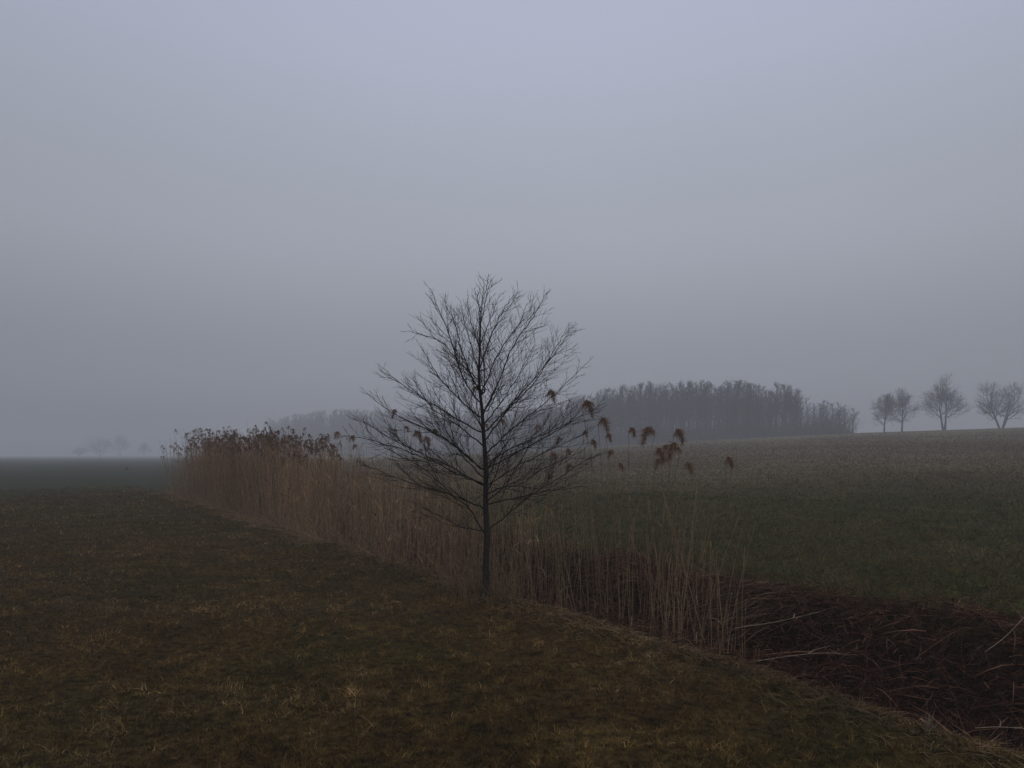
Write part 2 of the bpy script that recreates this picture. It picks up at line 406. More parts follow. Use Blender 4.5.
place_far('field_tree', 1001, 198, 379, 47, 'multi', 24, 'bare tree with several spreading stems at the right end of the field crest', group=g1)
g2 = 'faint trees at the far left horizon'
for px, tp_, wp, k, sd_, lb in ((79, 446, 14, 'oak', 31, 'small faint bushy tree in the fog, first of the far group beyond the dark field'),
                              (100, 435, 26, 'multi', 32, 'broadest fog-faded tree on the horizon beyond the dark field'),
                              (120, 432, 20, 'twin', 33, 'tall narrow fog-faded tree just right of the broadest one on the horizon'),
                              (144, 441, 15, 'oak', 34, 'low fog-faded tree on the horizon nearest the far end of the reed bed')):
    place_far('foggy_tree', px, 640, tp_, wp, k, sd_, lb, group=g2)

# the wood
protos = []
for k in range(7):
    tb, cb = far_tree_parts(50+k, 15, 5, 'wood'); scale_to(tb, cb, 15, 3.5)
    protos.append((tb.mesh('trunk', M_far), cb.mesh('crown', M_far), tb, cb))
EDGE = np.array(((73, 170), (55, 176), (38, 184), (20, 196), (2, 262), (-34, 300), (-75, 350), (-122, 402.)))*1.2
TOPX = np.array((200, 275, 300, 340, 390, 450, 517, 560, 594, 620, 660, 745, 770, 790, 800, 812, 835, 850)); TOPY = np.array((421, 417, 412, 408, 409, 410, 408, 403, 389, 384, 380, 380, 383, 382, 392, 398, 400, 408))
seg = np.concatenate(([0], np.cumsum(np.linalg.norm(np.diff(EDGE, axis=0), axis=1))))
rw = np.random.default_rng(77)
wood_spots = []
for row in range(6):
    pos = 0
    while pos < seg[-1]:
        x = np.interp(pos, seg, EDGE[:, 0])+rw.normal(0, .7); y = np.interp(pos, seg, EDGE[:, 1])+row*3.6+rw.normal(0, .9)
        px = CX+F*x/y; gap = 2.1 if px > 600 else 3.6
        if (px > 800 and row > 1) or (px < 600 and row > 3): pass
        else: wood_spots.append((row, px, x, y))
        pos += gap*rw.uniform(.75, 1.35)
front = sorted(wood_spots, key=lambda a: (a[0] > 1, a[3]))
indiv, rest = front[:285], front[285:]
g3 = 'bare trees of the wood behind the field'
for row, px, x, y in indiv:
    z = hz(x, y); H = (zat(np.interp(px, TOPX, TOPY), y)-z)*(rw.uniform(.86, 1.03) if px < 760 else rw.uniform(.78, 1.04) if px < 795 else rw.uniform(.85, 1.03))
    wh = ('beside the dark bushes at the right end' if px > 820 else 'in the open right end' if px > 795 else 'in the loose tall clump near the right end' if px > 765
          else 'right of the lone reed plume' if px > 738 else 'above the lone reed plume' if px > 705 else 'right above the open plume cluster' if px > 675 else 'straight above the open plume cluster' if px > 645
          else 'above the single dark plume' if px > 618 else 'at the right tips of the young tree' if px > 590 else 'behind the right tips of the young tree' if px > 555 else 'behind the right half of the young tree' if px > 515
          else 'behind the trunk of the young tree' if px > 450 else 'behind the left half of the young tree' if px > 400 else 'behind the left tips of the young tree' if px > 355 else 'above the trailing reed plumes' if px > 320
          else 'above the right part of the reed tops' if px > 297 else 'at the pale left end')
    lb = '%s bare %s-row tree of the wood, %s' % ('tall' if H > 13 else 'middling' if H > 11 else 'low', 'front' if row == 0 else 'second' if row == 1 else 'inner', wh)
    r = tag(empty('wood_tree', (x, y, z-.05), rw.uniform(0, 6.28)), lb, 'tree', g3)
    mt, mc, *_ = protos[rw.integers(0, 7)]; sxy = rw.uniform(.8, 1.15)
    sxy *= max(.75, H/15)*(1.15 if px > 795 else 1); r.scale = (sxy, sxy, H/15)
    for nm, me in (('trunk', mt), ('crown', mc)):
        o = bpy.data.objects.new(nm, me); COL.objects.link(o); o.parent = r
mb = MB()
for row, px, x, y in rest:
    z = hz(x, y); H = (zat(np.interp(px, TOPX, TOPY), y)-z)*rw.uniform(.8, 1.0); a = rw.uniform(0, 6.28); p = protos[rw.integers(0, 7)]
    for src in p[2:]:
        V = np.concatenate(src.v).copy(); q = np.concatenate(src.q)
        Vx = V[:, 0]*math.cos(a)-V[:, 1]*math.sin(a); Vy = V[:, 0]*math.sin(a)+V[:, 1]*math.cos(a)
        mb.add(np.stack((Vx+x, Vy+y, V[:, 2]*H/15+z), 1), q, None, (.032, .028, .026))
if rest: tag(mb.build('wood', M_far), 'inner trees of the far wood, one grey mass in the fog', 'wood', kind='stuff')
# undergrowth along the foot of the wood: thin upright stems
mb = MB()
def thin_stems(mb, P, D, L, r, c, rs, bend=.25, sides=3, seg_=3):
    """vectorised: many short curved 3-sided stems. P base (n,3), D direction (n,3), L length, r radius, c colour (n,3)"""
    n = len(P); D = D/np.linalg.norm(D, axis=1)[:, None]; B = rs.normal(0, bend, (n, 3)); B[:, 2] -= bend*.4
    f = np.linspace(0, 1, seg_+1)
    C = P[:, None, :]+(D[:, None, :]*f[None, :, None]+B[:, None, :]*(f**2)[None, :, None])*np.asarray(L)[:, None, None]
    A = np.cross(D, rs.normal(0, 1, (n, 3))); A /= np.linalg.norm(A, axis=1)[:, None]+1e-9; E = np.cross(D, A)
    an = np.arange(sides)*2*math.pi/sides
    ring = np.cos(an)[None, :, None]*A[:, None, :]+np.sin(an)[None, :, None]*E[:, None, :]
    rad = np.asarray(r)[:, None]*(1-.6*f)[None, :]
    V = C[:, :, None, :]+rad[:, :, None, None]*ring[:, None, :, :]
    m = (seg_+1)*sides
    i = np.arange(seg_)[:, None]*sides; j = np.arange(sides)[None, :]; k = (j+1) % sides
    Q = np.stack((i+j, i+k, i+sides+k, i+sides+j), -1).reshape(-1, 4)
    Q = (Q[None]+(np.arange(n)*m)[:, None, None]).reshape(-1, 4)
    mb.add(V.reshape(-1, 3), Q, None, np.repeat(c, m, axis=0)); return C
def blades(mb, P, D, L, wd, c, rs, droop=.5, seg_=2):
    """vectorised flat leaf blades tapering to a tip"""
    n = len(P); D = D/np.linalg.norm(D, axis=1)[:, None]
    Wv = np.cross(D, rs.normal(0, 1, (n, 3))); Wv /= np.linalg.norm(Wv, axis=1)[:, None]+1e-9
    B = rs.normal(0, droop*.7, (n, 3)); B[:, 2] = -droop*rs.uniform(.2, 1.2, n)
    f = np.linspace(0, 1, seg_+1)
    C = P[:, None, :]+(D[:, None, :]*f[None, :, None]+B[:, None, :]*(f**2)[None, :, None])*np.asarray(L)[:, None, None]
    hw = (np.asarray(wd)*.5)[:, None]*(1-f**1.6)[None, :]
    Lf = C-Wv[:, None, :]*hw[:, :, None]; Rt = C+Wv[:, None, :]*hw[:, :, None]
    V = np.stack((Lf[:, :-1], Rt[:, :-1]), 2).reshape(n, -1, 3); V = np.concatenate((V, C[:, -1:]), 1)
    m = 2*seg_+1; q = []
    for k in range(seg_-1): q.append((2*k, 2*k+1, 2*k+3, 2*k+2))
    off = (np.arange(n)*m)[:, None, None]
    Q = (np.array(q).reshape(1, -1, 4)+off).reshape(-1, 4) if q else None
    T = (np.array([[2*seg_-2, 2*seg_-1, 2*seg_]])[None]+off).reshape(-1, 3)
    mb.add(V.reshape(-1, 3), Q, T, np.repeat(c, m, axis=0))
n = 66000
ps = rw.uniform(0, seg[-1], n); ux = np.interp(ps, seg, EDGE[:, 0]); uy = np.interp(ps, seg, EDGE[:, 1])
uy = uy+rw.uniform(-2.5, 20, n)*np.where(ux > 72, .35, 1); ux = ux+rw.normal(0, 1, n)
Hs = rw.uniform(2.0, 8.5, n)*(0.6+.8*vn(ux*.12, uy*.05, 3))*np.where(ux > 69, .6, 1)
D = np.stack((rw.normal(0, .3, n), rw.normal(0, .3, n), np.ones(n)), 1)
thin_stems(mb, np.stack((ux, uy, height(ux, uy)-.1), 1), D, Hs, np.full(n, .045), np.tile((.032, .028, .026), (n, 1)), rw, .3)
tag(mb.build('undergrowth', M_far), 'dark leafless scrub along the foot of the wood', 'undergrowth', kind='stuff')
# bushes at the right end of the wood
for bx, w_, h_, lb in ((832, 16, 427, 'dark low bush standing alone at the right end of the wood'), (846, 20, 430, 'last and lowest dark bush where the wood meets the field crest')):
    Yb = 200; x = ray(bx, Yb); z = hz(x, Yb); n = 1500; W2 = w_/F*Yb/2
    rs = np.random.default_rng(bx); a = rs.uniform(0, 6.28, n); rr = np.sqrt(rs.uniform(0, 1, n))
    P = np.stack((np.cos(a)*rr*W2*.7, np.sin(a)*rr*W2*.7, np.zeros(n)-.1), 1); D = np.stack((np.cos(a)*rr*.7, np.sin(a)*rr*.7, np.ones(n)), 1)
    mb = MB(); thin_stems(mb, P, D, (zat(h_, Yb)-z)*(1.15-.6*rr)*rs.uniform(.5, 1.1, n), np.full(n, .03), np.tile((.030, .027, .024), (n, 1)), rs, .25)
    o = mb.build('bush', M_far); o.location = (x, Yb, z); tag(o, lb, 'bush', 'bushes at the end of the wood')

# ------------------------------------------------------------------ reeds
C_REED = np.array((.325, .222, .122)); C_PL = np.array((.24, .155, .104)); C_LIT = np.array((.135, .068, .038))
def plume_axis(f, L, ca=1., sa=0.):      # rises a little from the stalk, then nods over and hangs to one side
    h = L*(.55*np.sin(np.clip(f*1.5, 0, 1.5708))*.55+.18*f); return np.stack((h*ca, h*sa, L*(.40*np.sin(f*3.0)-.50*f**2)), -1)
def plume_mb(rs, L=.24):
    mb = MB(); n = 420; f = rs.uniform(0.02, 1, n)
    a = rs.uniform(0, 6.28, n); D = np.stack((np.cos(a)*.7+.45, np.sin(a)*.7, rs.normal(-.45, .5, n)), 1)
    ln = L*(.10+.22*np.sin(np.pi*np.clip(f*.95, 0, 1)))*rs.uniform(.6, 1.25, n)
    blades(mb, plume_axis(f, L), D, ln+.015, np.full(n, .0032), C_PL*rs.uniform(.5, 1.6, n)[:, None], rs, .55, 3)
    n2 = 26; f2 = rs.uniform(.2, .95, n2)
    blades(mb, plume_axis(f2, L)+rs.normal(0, .008, (n2, 3)), rs.normal(0, .6, (n2, 3))-(0, 0, .8), rs.uniform(.03, .06, n2), np.full(n2, .009), C_PL*rs.uniform(.6, 1.1, n2)[:, None], rs, .4)
    mb.tube(plume_axis(np.linspace(0, .9, 6), L), np.linspace(.002, .001, 6), 3, C_PL)
    return mb
rp = np.random.default_rng(99)
plumes = [plume_mb(np.random.default_rng(200+i), .17+.025*(i % 3)).mesh('plume', M_plume) for i in range(6)]
# stalk prototypes, 1 m tall in z, to be scaled: slightly bowed, with nodes
stalks, leaves_ = [], []
for i in range(8):
    rs = np.random.default_rng(300+i); bow = rs.normal(0, .035, 2); k = np.linspace(0, 1, 9)
    P = np.stack((bow[0]*np.sin(k*2.6)+.03*rs.normal()*k, bow[1]*np.sin(k*2.2), k), 1)
    P[:, :2] -= P[0, :2]
    stalks.append(P)
def reed(x, y, ztop, lean=None, plume=False, label=None, leafn=1, rad=.0045, tone=1., broken=False):
    z0 = hz(x, y)-.05; H = ztop-z0
    rs = rp; P = stalks[rs.integers(0, 8)].copy()*np.array((H, H, H))
    le = lean if lean is not None else rs.normal(0, .05, 2)
    P[:, 0] += le[0]*P[:, 2]**1.5*.5; P[:, 1] += le[1]*P[:, 2]**1.5*.5
    root = empty('reed', (x-P[-1][0]*(1 if plume else 0), y-P[-1][1]*(1 if plume else 0), z0))
    tag(root, label or 'thin dry reed stalk without a plume standing in the open right part of the reed bed', 'reed', 'reeds standing in the ditch')
    mb = MB(); c = C_REED*tone*rs.uniform(.7, 1.25)
    if broken:
        q = P[-1]; P = np.vstack((P, q+np.array((rs.normal(0, .12), rs.normal(0, .12), -.10)), q+np.array((rs.normal(0, .2), rs.normal(0, .2), -.32))))
    mb.tube(P, np.linspace(rad, rad*.5, len(P)), 4, c); mb.build('stalk', M_reed, root)
    for _ in range(leafn):
        mb = MB(); i = rs.integers(2, 8, 1); a = rs.uniform(0, 6.28, 1)
        blades(mb, P[i], np.stack((np.cos(a)*.55, np.sin(a)*.55, np.ones(1)), 1), rs.uniform(.18, .42, 1), np.full(1, .012), np.tile(c*.9, (1, 1)), rs, .9, 3)
        mb.build('leaf', M_reed, root)
    if plume:
        o = bpy.data.objects.new('plume', plumes[rs.integers(0, 6)]); COL.objects.link(o); o.parent = root
        o.location = P[-1]; o.rotation_euler.z = rs.uniform(-.6, .6)+(0 if rs.random() < .75 else math.pi)
        s_ = rs.uniform(.85, 1.15)*plume; o.scale = (s_, s_, s_)
    return root
PL = [ # px, py of the plume, t across the ditch, size, label
 (547, 396, 6.2, 1.0, 'tallest reed, its brown plume against the right side of the young tree'),
 (582, 408, 6.0, 1.1, 'reed with a fat brown plume just right of the tips of the young tree'),
 (598, 425, 6.1, 1.0, 'reed plume hanging at the right-hand tips of the young tree, below the fat one'),
 (583, 434, 6.4, .7, 'small dark reed plume tangled in the lower right twigs of the young tree'),
 (550, 457, 6.6, 1.0, 'reddish reed plume low in the right half of the young tree'),
 (562, 441, 6.8, .7, 'thin reed plume behind the right-hand twigs of the young tree'),
 (614, 454, 6.0, .8, 'short reddish reed plume right of the young tree, above a smaller one'),
 (618, 467, 5.9, .6, 'smallest reed plume right of the young tree, close under a reddish one'),
 (629, 432, 6.2, .8, 'single dark reed plume between the young tree and the plume cluster'),
 (655, 435, 6.1, 1.15, 'reed with the biggest golden brown plume, upper left of the open cluster'),
 (655, 455, 5.8, .9, 'reed plume directly under the biggest golden one'),
 (662, 464, 6.2, .7, 'small low reed plume in the middle of the open cluster'),
 (669, 450, 6.4, .8, 'narrow dark reed plume in the middle of the open cluster'),
 (674, 436, 6.6, 1.0, 'pale thin reed plume at the top of the open cluster'),
 (681, 452, 6.0, 1.05, 'wide reddish reed plume at the right side of the open cluster'),
 (684, 468, 5.9, .8, 'lowest reed plume under the wide reddish one'),
 (725, 463, 6.3, .9, 'lone reed plume furthest right, before the open field'),
 (500, 422, 6.2, .8, 'reed plume just right of the trunk of the young tree'),
 (478, 390, 6.6, .9, 'highest reed plume, beside the upper trunk of the young tree'),
 (483, 427, 6.8, .7, 'pale reed plume behind the middle of the trunk'),
 (413, 436, 6.2, 1.3, 'broad reed plume in the left half of the young tree'),
 (424, 441, 6.0, 1.1, 'broad reed plume in the left half of the young tree, nearer the trunk'),
 (397, 413, 6.1, .8, 'small reed plume at the left twig tips, standing highest there'),
 (394, 431, 6.5, .6, 'tiny dark reed plume among the left twigs'),
 (340, 435, 6.3, .9, 'dark reed plume left of the young tree, highest of the three trailing ones'),
 (350, 439, 6.1, .9, 'middle one of three trailing reed plumes left of the young tree'),
 (357, 447, 5.9, .9, 'lowest of three trailing reed plumes left of the young tree'),
 (331, 453, 6.6, .8, 'reed plume at the edge of the bed, just left of the three trailing ones'),
 (566, 452, 6.3, .7, 'reed plume in the lower right crown, between the reddish one and the tips'),
 (573, 468, 6.0, .6, 'faint low reed plume under the right crown of the young tree'),
 (591, 444, 6.2, .7, 'reed plume just inside the right-hand twig tips, below the hanging one'),
 (606, 438, 6.5, .6, 'small reed plume just outside the right-hand twig tips'),
 (540, 428, 6.7, .6, 'pale reed plume midway between the trunk and the right-hand tips'),
 (545, 476, 6.1, .6, 'lowest reed plume under the right half of the crown'),
 (404, 429, 6.4, .8, 'reed plume left of the broad pair in the left half of the young tree'),
 (432, 433, 6.5, .8, 'reed plume above and right of the broad pair, towards the trunk'),
 (418, 452, 5.9, .7, 'reed plume hanging under the broad pair in the left half of the young tree'),
 (345, 488, 5.4, .8, 'low reed plume hanging in front of the brown reed mass'),
]
for px, py, t_, sz, lb in PL:
    k = (px-CX)/F; Yp = t_/(.854*k+.52); x = k*Yp
    ztop = zat(py, Yp)+.01
    reed(x, Yp, ztop, plume=sz*1.05, label=lb, leafn=2, rad=.0056, tone=.5, lean=(rp.normal(0, .08), rp.normal(0, .04)))
def top_h(s): return np.interp(s, [4, 6, 9, 11, 13, 16, 20, 27, 34, 36, 38], [.95, 1.1, 1.3, 1.42, 1.58, 1.78, 1.95, 2.12, 2.3, 2.2, 1.7])
# bed stalk positions
def dens(s): return np.interp(s, [4.6, 4.9, 5.7, 6.3, 8, 9.5, 11, 14, 19, 24, 38], [0, 26, 26, 10, 9, 12, 20, 34, 62, 80, 80])
NB = 40000
s_ = rp.uniform(4.7, 37.5, NB); t_ = rp.uniform(5.0, 7.75, NB)
sk = s_-np.clip(t_-5.2, 0, 9)*.95*(s_ < 9)+rp.normal(0, .22, NB)      # the end of the bed runs square across the view
prob = dens(sk)*(.05+1.9*vn(s_*1.1, t_*1.3, 21)**1.2)/420
keep = rp.uniform(0, 1, NB) < prob
s_, t_ = s_[keep], t_[keep]
X_, Y_ = xy(s_, t_); order = np.argsort(Y_); X_, Y_, s_, t_ = X_[order], Y_[order], s_[order], t_[order]
n_ind = 300-len(PL)
for i in range(n_ind):
    s1, h, t1_ = s_[i], top_h(s_[i]), t_[i]; px = CX+F*X_[i]/Y_[i]
    u_ = rp.random(); q_ = rp.uniform(1.0, 1.35) if u_ < .12 else rp.uniform(.62, 1.0) if u_ < .45 else rp.uniform(.12, .62); brk = rp.random() < .25
    le = rp.normal(0, .17, 2); nl = 1 if rp.random() < .6 else 0
    size = 'tall' if q_ > 1 else ('short' if q_ < .62 else 'thin')
    form = 'snapped' if brk else ('left-leaning' if le[0] < -.09 else 'right-leaning' if le[0] > .09 else 'upright')
    leaf = 'with a withered leaf' if nl else 'stripped bare'
    where = ('at the open end of the bed' if px > 690 else 'under the open plume cluster' if px > 640 else 'under the single dark plume' if px > 600
             else 'under the right tips of the tree' if px > 550 else 'right of the tree trunk' if px > 495 else 'behind the tree trunk' if px > 478 else 'left of the tree trunk')
    row = 'near bank' if t1_ < 5.9 else 'mid-ditch' if t1_ < 6.9 else 'far bank'
    reed(X_[i], Y_[i], h*q_, lean=le, label='%s %s reed %s, %s, %s' % (size, form, leaf, row, where), leafn=nl, rad=.0034, tone=.72, broken=brk)
# the rest of the bed
X2, Y2, s2, t2 = X_[n_ind:], Y_[n_ind:], s_[n_ind:], t_[n_ind:]; n = len(X2)
z0 = height(X2, Y2)-.05
nearm = 1-sstep(13, 24, s2)
tip = top_h(s2)*(.76+.40*rp.uniform(0, 1, n)**1.4)*(1+.16*(vn(s2*.6, t2, 31)-.5))
tip = tip*(1-nearm*rp.uniform(0, .5, n)); Hh = tip-z0
mb = MB(); cl = vn(s2*.7, t2*.9, 33)-.5; D = np.stack((rp.normal(0, .07, n)+cl*.28, rp.normal(0, .07, n), np.ones(n)), 1)
cc = C_REED*((.5+.7*rp.uniform(0, 1, n))*(.55+.9*vn(s2*.9, t2*1.1, 35)))[:, None]*np.array((1, .95, .95))
Cn = thin_stems(mb, np.stack((X2, Y2, z0), 1), D, Hh, np.where(s2 > 18, .0050, .0034), cc, rp, .035, 3, 4)
for rep in range(3):      # withered leaves on the stalks
    i = rp.integers(1, 5, n); a = rp.uniform(0, 6.28, n)
    Pm = Cn[np.arange(n), i]*.5+Cn[np.arange(n), i-1]*.5
    blades(mb, Pm, np.stack((np.cos(a)*.4, np.sin(a)*.4, np.ones(n)), 1), rp.uniform(.15, .38, n), np.full(n, .014), cc*.85, rp, .7, 2)
nb = 2600; sb = 8+28*rp.uniform(0, 1, nb); tb2 = rp.uniform(4.85, 5.4, nb); xb, yb = xy(sb, tb2)      # broken stalks leaning out over the bank
Dn = np.stack((rp.normal(-.35, .4, nb), rp.normal(-.3, .4, nb), rp.uniform(.2, 1.1, nb)), 1)
thin_stems(mb, np.stack((xb, yb, height(xb, yb)), 1), Dn, rp.uniform(.25, 1.0, nb), np.where(sb > 16, .0048, .003), C_REED*rp.uniform(.4, 1.15, nb)[:, None], rp, .22, 3, 4)
tag(mb.build('reed_bed', M_reed), 'dense bed of dry brown reeds filling the ditch towards the fog', 'reed bed', kind='stuff')
mb = MB()
sel = (rp.uniform(0, 1, n) < np.where(s2 > 14.8+(t2-5)*2.8, .27, .006)) & (tip > top_h(s2)*.88)
tops = Cn[sel, -1]
prot = [plume_mb(np.random.default_rng(400+i), .22) for i in range(1)]
for P in tops:
    m = 16; f = rp.uniform(0, 1, m); a0 = rp.normal(0, .7) if rp.random() < .8 else rp.uniform(0, 6.28); L = rp.uniform(.16, .26)
    ax = plume_axis(f, L, math.cos(a0), math.sin(a0))+P
    a = rp.uniform(0, 6.28, m); D = np.stack((np.cos(a)*.6+math.cos(a0)*.4, np.sin(a)*.6+math.sin(a0)*.4, rp.normal(-.5, .5, m)), 1)
    blades(mb, ax, D, rp.uniform(.05, .10, m), np.full(m, .022), C_PL*rp.uniform(.32, .75)*np.ones((m, 1)), rp, .6)
tag(mb.build('reed_plumes', M_plume), 'dark brown plumes massed along the top of the reed bed', 'reed plumes', kind='stuff')

# ------------------------------------------------------------------ dead tangle in the ditch
rl = np.random.default_rng(42); mb = MB()
def ditch_pts(n, s0, s1, t0=None, t1=None):
    s = rl.uniform(s0, s1, n); u = rl.uniform(0, 1, n); e0, e1 = edge_t(s)+.16, edge_t1(s)+.1
    t = e0+(e1-e0)*u if t0 is None else rl.uniform(t0, t1, n); x, y = xy(s, t); return x, y, s, t
for n, a, b, L0, L1, up in ((16000, -2, 10, .15, .6, .55), (7000, 10, 36, .3, .9, .9), (2600, 1, 10, .4, 1.0, .6), (3800, 4.9, 14, .3, 1.0, 2.2)):
    x, y, s, t = ditch_pts(n, a, b); z = height(x, y)
    D = np.stack((rl.normal(0, 1, n), rl.normal(0, 1, n), np.abs(rl.normal(up*.6, .5, n))), 1)
    c = C_LIT*(.25+1.6*rl.uniform(0, 1, n)**3)[:, None]*np.stack((np.ones(n), rl.uniform(.85, 1.05, n), rl.uniform(.85, 1.1, n)), 1)
    thin_stems(mb, np.stack((x, y, z+rl.uniform(-.03, .18, n)), 1), D, rl.uniform(L0, L1, n)*.8, rl.uniform(.0012, .0027, n), c, rl, .35, 3, 4)
for n, a, b in ((34000, -2, 10), (16000, 10, 37)):
    x, y, s, t = ditch_pts(n, a, b); z = height(x, y)
    D = np.stack((rl.normal(0, 1, n), rl.normal(0, 1, n), np.abs(rl.normal(.3, .4, n))), 1)
    c = C_LIT*(.2+1.9*rl.uniform(0, 1, n)**3)[:, None]
    blades(mb, np.stack((x, y, z+rl.uniform(0, .14, n)), 1), D, rl.uniform(.12, .5, n), rl.uniform(.006, .013, n), c, rl, .8, 3)
tag(mb.build('ditch_tangle', M_litter), 'tangle of dead dark brown stems and leaves lining the ditch', 'undergrowth', kind='stuff')
# flattened pale reeds on the far lip
mb = MB(); cx_, cy_ = ray(768, 9.5), 9.5; n = 700
th = rl.normal(0, .35, n)
P = np.stack((cx_+rl.normal(0, .38, n)-.15, cy_+rl.normal(0, .28, n), np.zeros(n)), 1); P[:, 2] = height(P[:, 0], P[:, 1])+rl.uniform(0, .22, n)*np.exp(-((P[:, 0]-cx_)/.5)**2)
D = np.stack((np.cos(th)*-1., np.sin(th)-.3, rl.normal(-.10, .22, n)), 1)
blades(mb, P, D, rl.uniform(.25, .7, n), np.full(n, .011), np.array((.15, .092, .055))*rl.uniform(.25, 1.15, n)[:, None], rl, .35, 3)
tag(mb.build('flattened_reeds', M_reed), 'heap of flattened pale dead reeds on the far lip of the ditch', 'dead reeds', kind='stuff')
# single fallen stalks
def stalk(pts, r, lb, c=(.24, .18, .125)):
    P = catmull([np.array((ray(px, Y_), Y_, zat(py, Y_))) for px, py, Y_ in pts], 6); mb = MB()
    o0 = P[0].copy(); mb.tube(P-o0, np.linspace(r, r*.45, len(P)), 5, c)
    k = len(P)//2; blades(mb, (P-o0)[[k, k+3]], np.array(((.5, .2, .6), (.6, -.3, .4))), np.array((.16, .12)), np.array((.01, .01)), np.tile(c, (2, 1)), rl, .7, 3)
    o = mb.build('fallen_stalk', M_reed); o.location = o0; tag(o, lb, 'reed stalk', 'pale fallen stalks over the ditch')
stalk([(745, 663, 7.0), (790, 656, 7.3), (825, 653, 7.5), (858, 655, 7.6)], .0045, 'long pale stalk arching low over the ditch beside the grass edge')
stalk([(735, 628, 7.6), (775, 622, 8.1), (810, 614, 8.5), (838, 606, 8.9)], .004, 'thin pale stalk slanting up the far bank of the ditch')
stalk([(985, 652, 6.6), (1005, 637, 6.7), (1024, 617, 6.8), (1034, 604, 6.8)], .0035, 'whitish stick rising from the ditch at the right edge')
stalk([(975, 728, 5.1), (1000, 727, 5.2), (1030, 729, 5.3)], .004, 'short pale stalk lying flat beside the grass edge in the near corner')
# pale dry grass tuft by the near corner
mb = MB(); n = 34; Yt = EYE*F/(735-HY); xt = ray(928, Yt); a = rl.uniform(0, 6.28, n); k = rl.uniform(.03, .35, n)
P = np.stack((np.cos(a)*.09*k, np.sin(a)*.04*k, np.zeros(n)), 1)
blades(mb, P, np.stack((np.cos(a)*k, np.sin(a)*k, np.ones(n)), 1), rl.uniform(.07, .16, n), np.full(n, .005), np.array((.26, .20, .14))*rl.uniform(.5, 1.2, n)[:, None], rl, .25, 3)
o = mb.build('grass_tuft', M_grass); o.location = (xt, Yt, hz(xt, Yt)); tag(o, 'pale dry grass tuft on the near edge of the ditch', 'grass tuft')

# ------------------------------------------------------------------ grass
def polar(n, a0, a1, r0, r1):
    a = rl.uniform(a0, a1, n); r = np.exp(rl.uniform(math.log(r0), math.log(r1), n)); return np.sin(a)*r, np.cos(a)*r, r
def mixcol(*pairs):
    tot = 0; c = 0
    for w_, col in pairs: c = c+w_[:, None]*np.array(col)[None]; tot = tot+w_
    return c/tot[:, None]
def grass_patch(name, label, x, y, r, green, hs, seed):
    n = len(x); z = height(x, y); rs = np.random.default_rng(seed)
    clump = fbm(x, y, 2.2, 70, 3); fine = fbm(x, y, 9., 75, 2); clump = sstep(.28, .72, clump*.6+fine*.4)
    q0 = vn(x*22, y*22, 91); q1 = vn(x*10, y*10, 92); q2 = vn(x*4.2, y*4.2, 93); tuft = (.30+1.5*q0**1.3)*(.45+1.2*q1)*(.65+.7*q2)
    g = sstep(.30, .66, .5*fbm(x, y, .28, 61)+.3*fbm(x, y, 1.1, 62)+.2*fine)*green+(green-.5)*.4
    pale = (rs.uniform(0, 1, n) < (.10+.45*sstep(.5, .75, fbm(x, y, .9, 66, 2)))).astype(float)
    g = np.clip(g, 0, 1)
    c = mixcol((np.where(pale > 0, .15, 1)*g+1e-3, (.060, .053, .012)), (np.where(pale > 0, .2, 1)*(1-g)+1e-3, (.100, .064, .022)), (pale*(1.3 if hs < .06 else .6), (.19, .137, .070)))
    if hs < .06:
        oc = (sstep(.52, .68, fbm(x, y, .16, 140, 2))*.7)[:, None]; c = c*(1-oc)+c*oc*np.array((1.4, 1.2, 1.05))
    if hs > .06:
        tuft = 1+(tuft-1)*.5; fr = sstep(34, 70, y)[:, None]*.75
        c = c*(1-fr)+np.array((.125, .092, .046))*fr
    c = c*((.45+1.0*rs.uniform(0, 1, n)**1.5)*(.6+.65*fbm(x, y, 1.3, 79, 3))*tuft)[:, None]
    L = hs*(.48+.6*clump+.5*q1*q0*2)*rs.uniform(.5, 1.3, n)*(1+r/60)
    wd = np.maximum(.0034, r*.00048)*rs.uniform(.7, 1.5, n)
    a = rs.uniform(0, 6.28, n); k = rs.uniform(.1, 1.3, n)
    D = np.stack((np.cos(a)*k, np.sin(a)*k, np.ones(n)), 1)
    mb = MB(); blades(mb, np.stack((x, y, z-.006), 1), D, L, wd, c, rs, .45, 2)
    tag(mb.build(name, M_grass), label, 'grass', kind='stuff')
x, y, r = polar(850000, -.85, .85, 2.6, 75); s, t = st(x, y)
k = (t < edge_t(s)+.12); fl = (y-43-2*(x+19)) > 6
k &= ~fl
grass_patch('meadow_grass', 'short worn brown and green grass of the near meadow', x[k], y[k], r[k], .47, .048, 1)
x, y, r = polar(470000, -.45, .95, 6.5, 165); s, t = st(x, y); k = (t > edge_t1(s)-.25) & ~((y > 42) & (x+.37*y < 0)) & (rl.uniform(0, 1, len(x)) > sstep(75, 165, r)*.97)
far_ = sstep(30, 52, y[k]+12*(fbm(x[k], y[k], .1, 90)-.5))
grass_patch('field_grass', 'rough dark grass of the field beyond the ditch', x[k], y[k], r[k], .8-far_*.8, .085, 2)
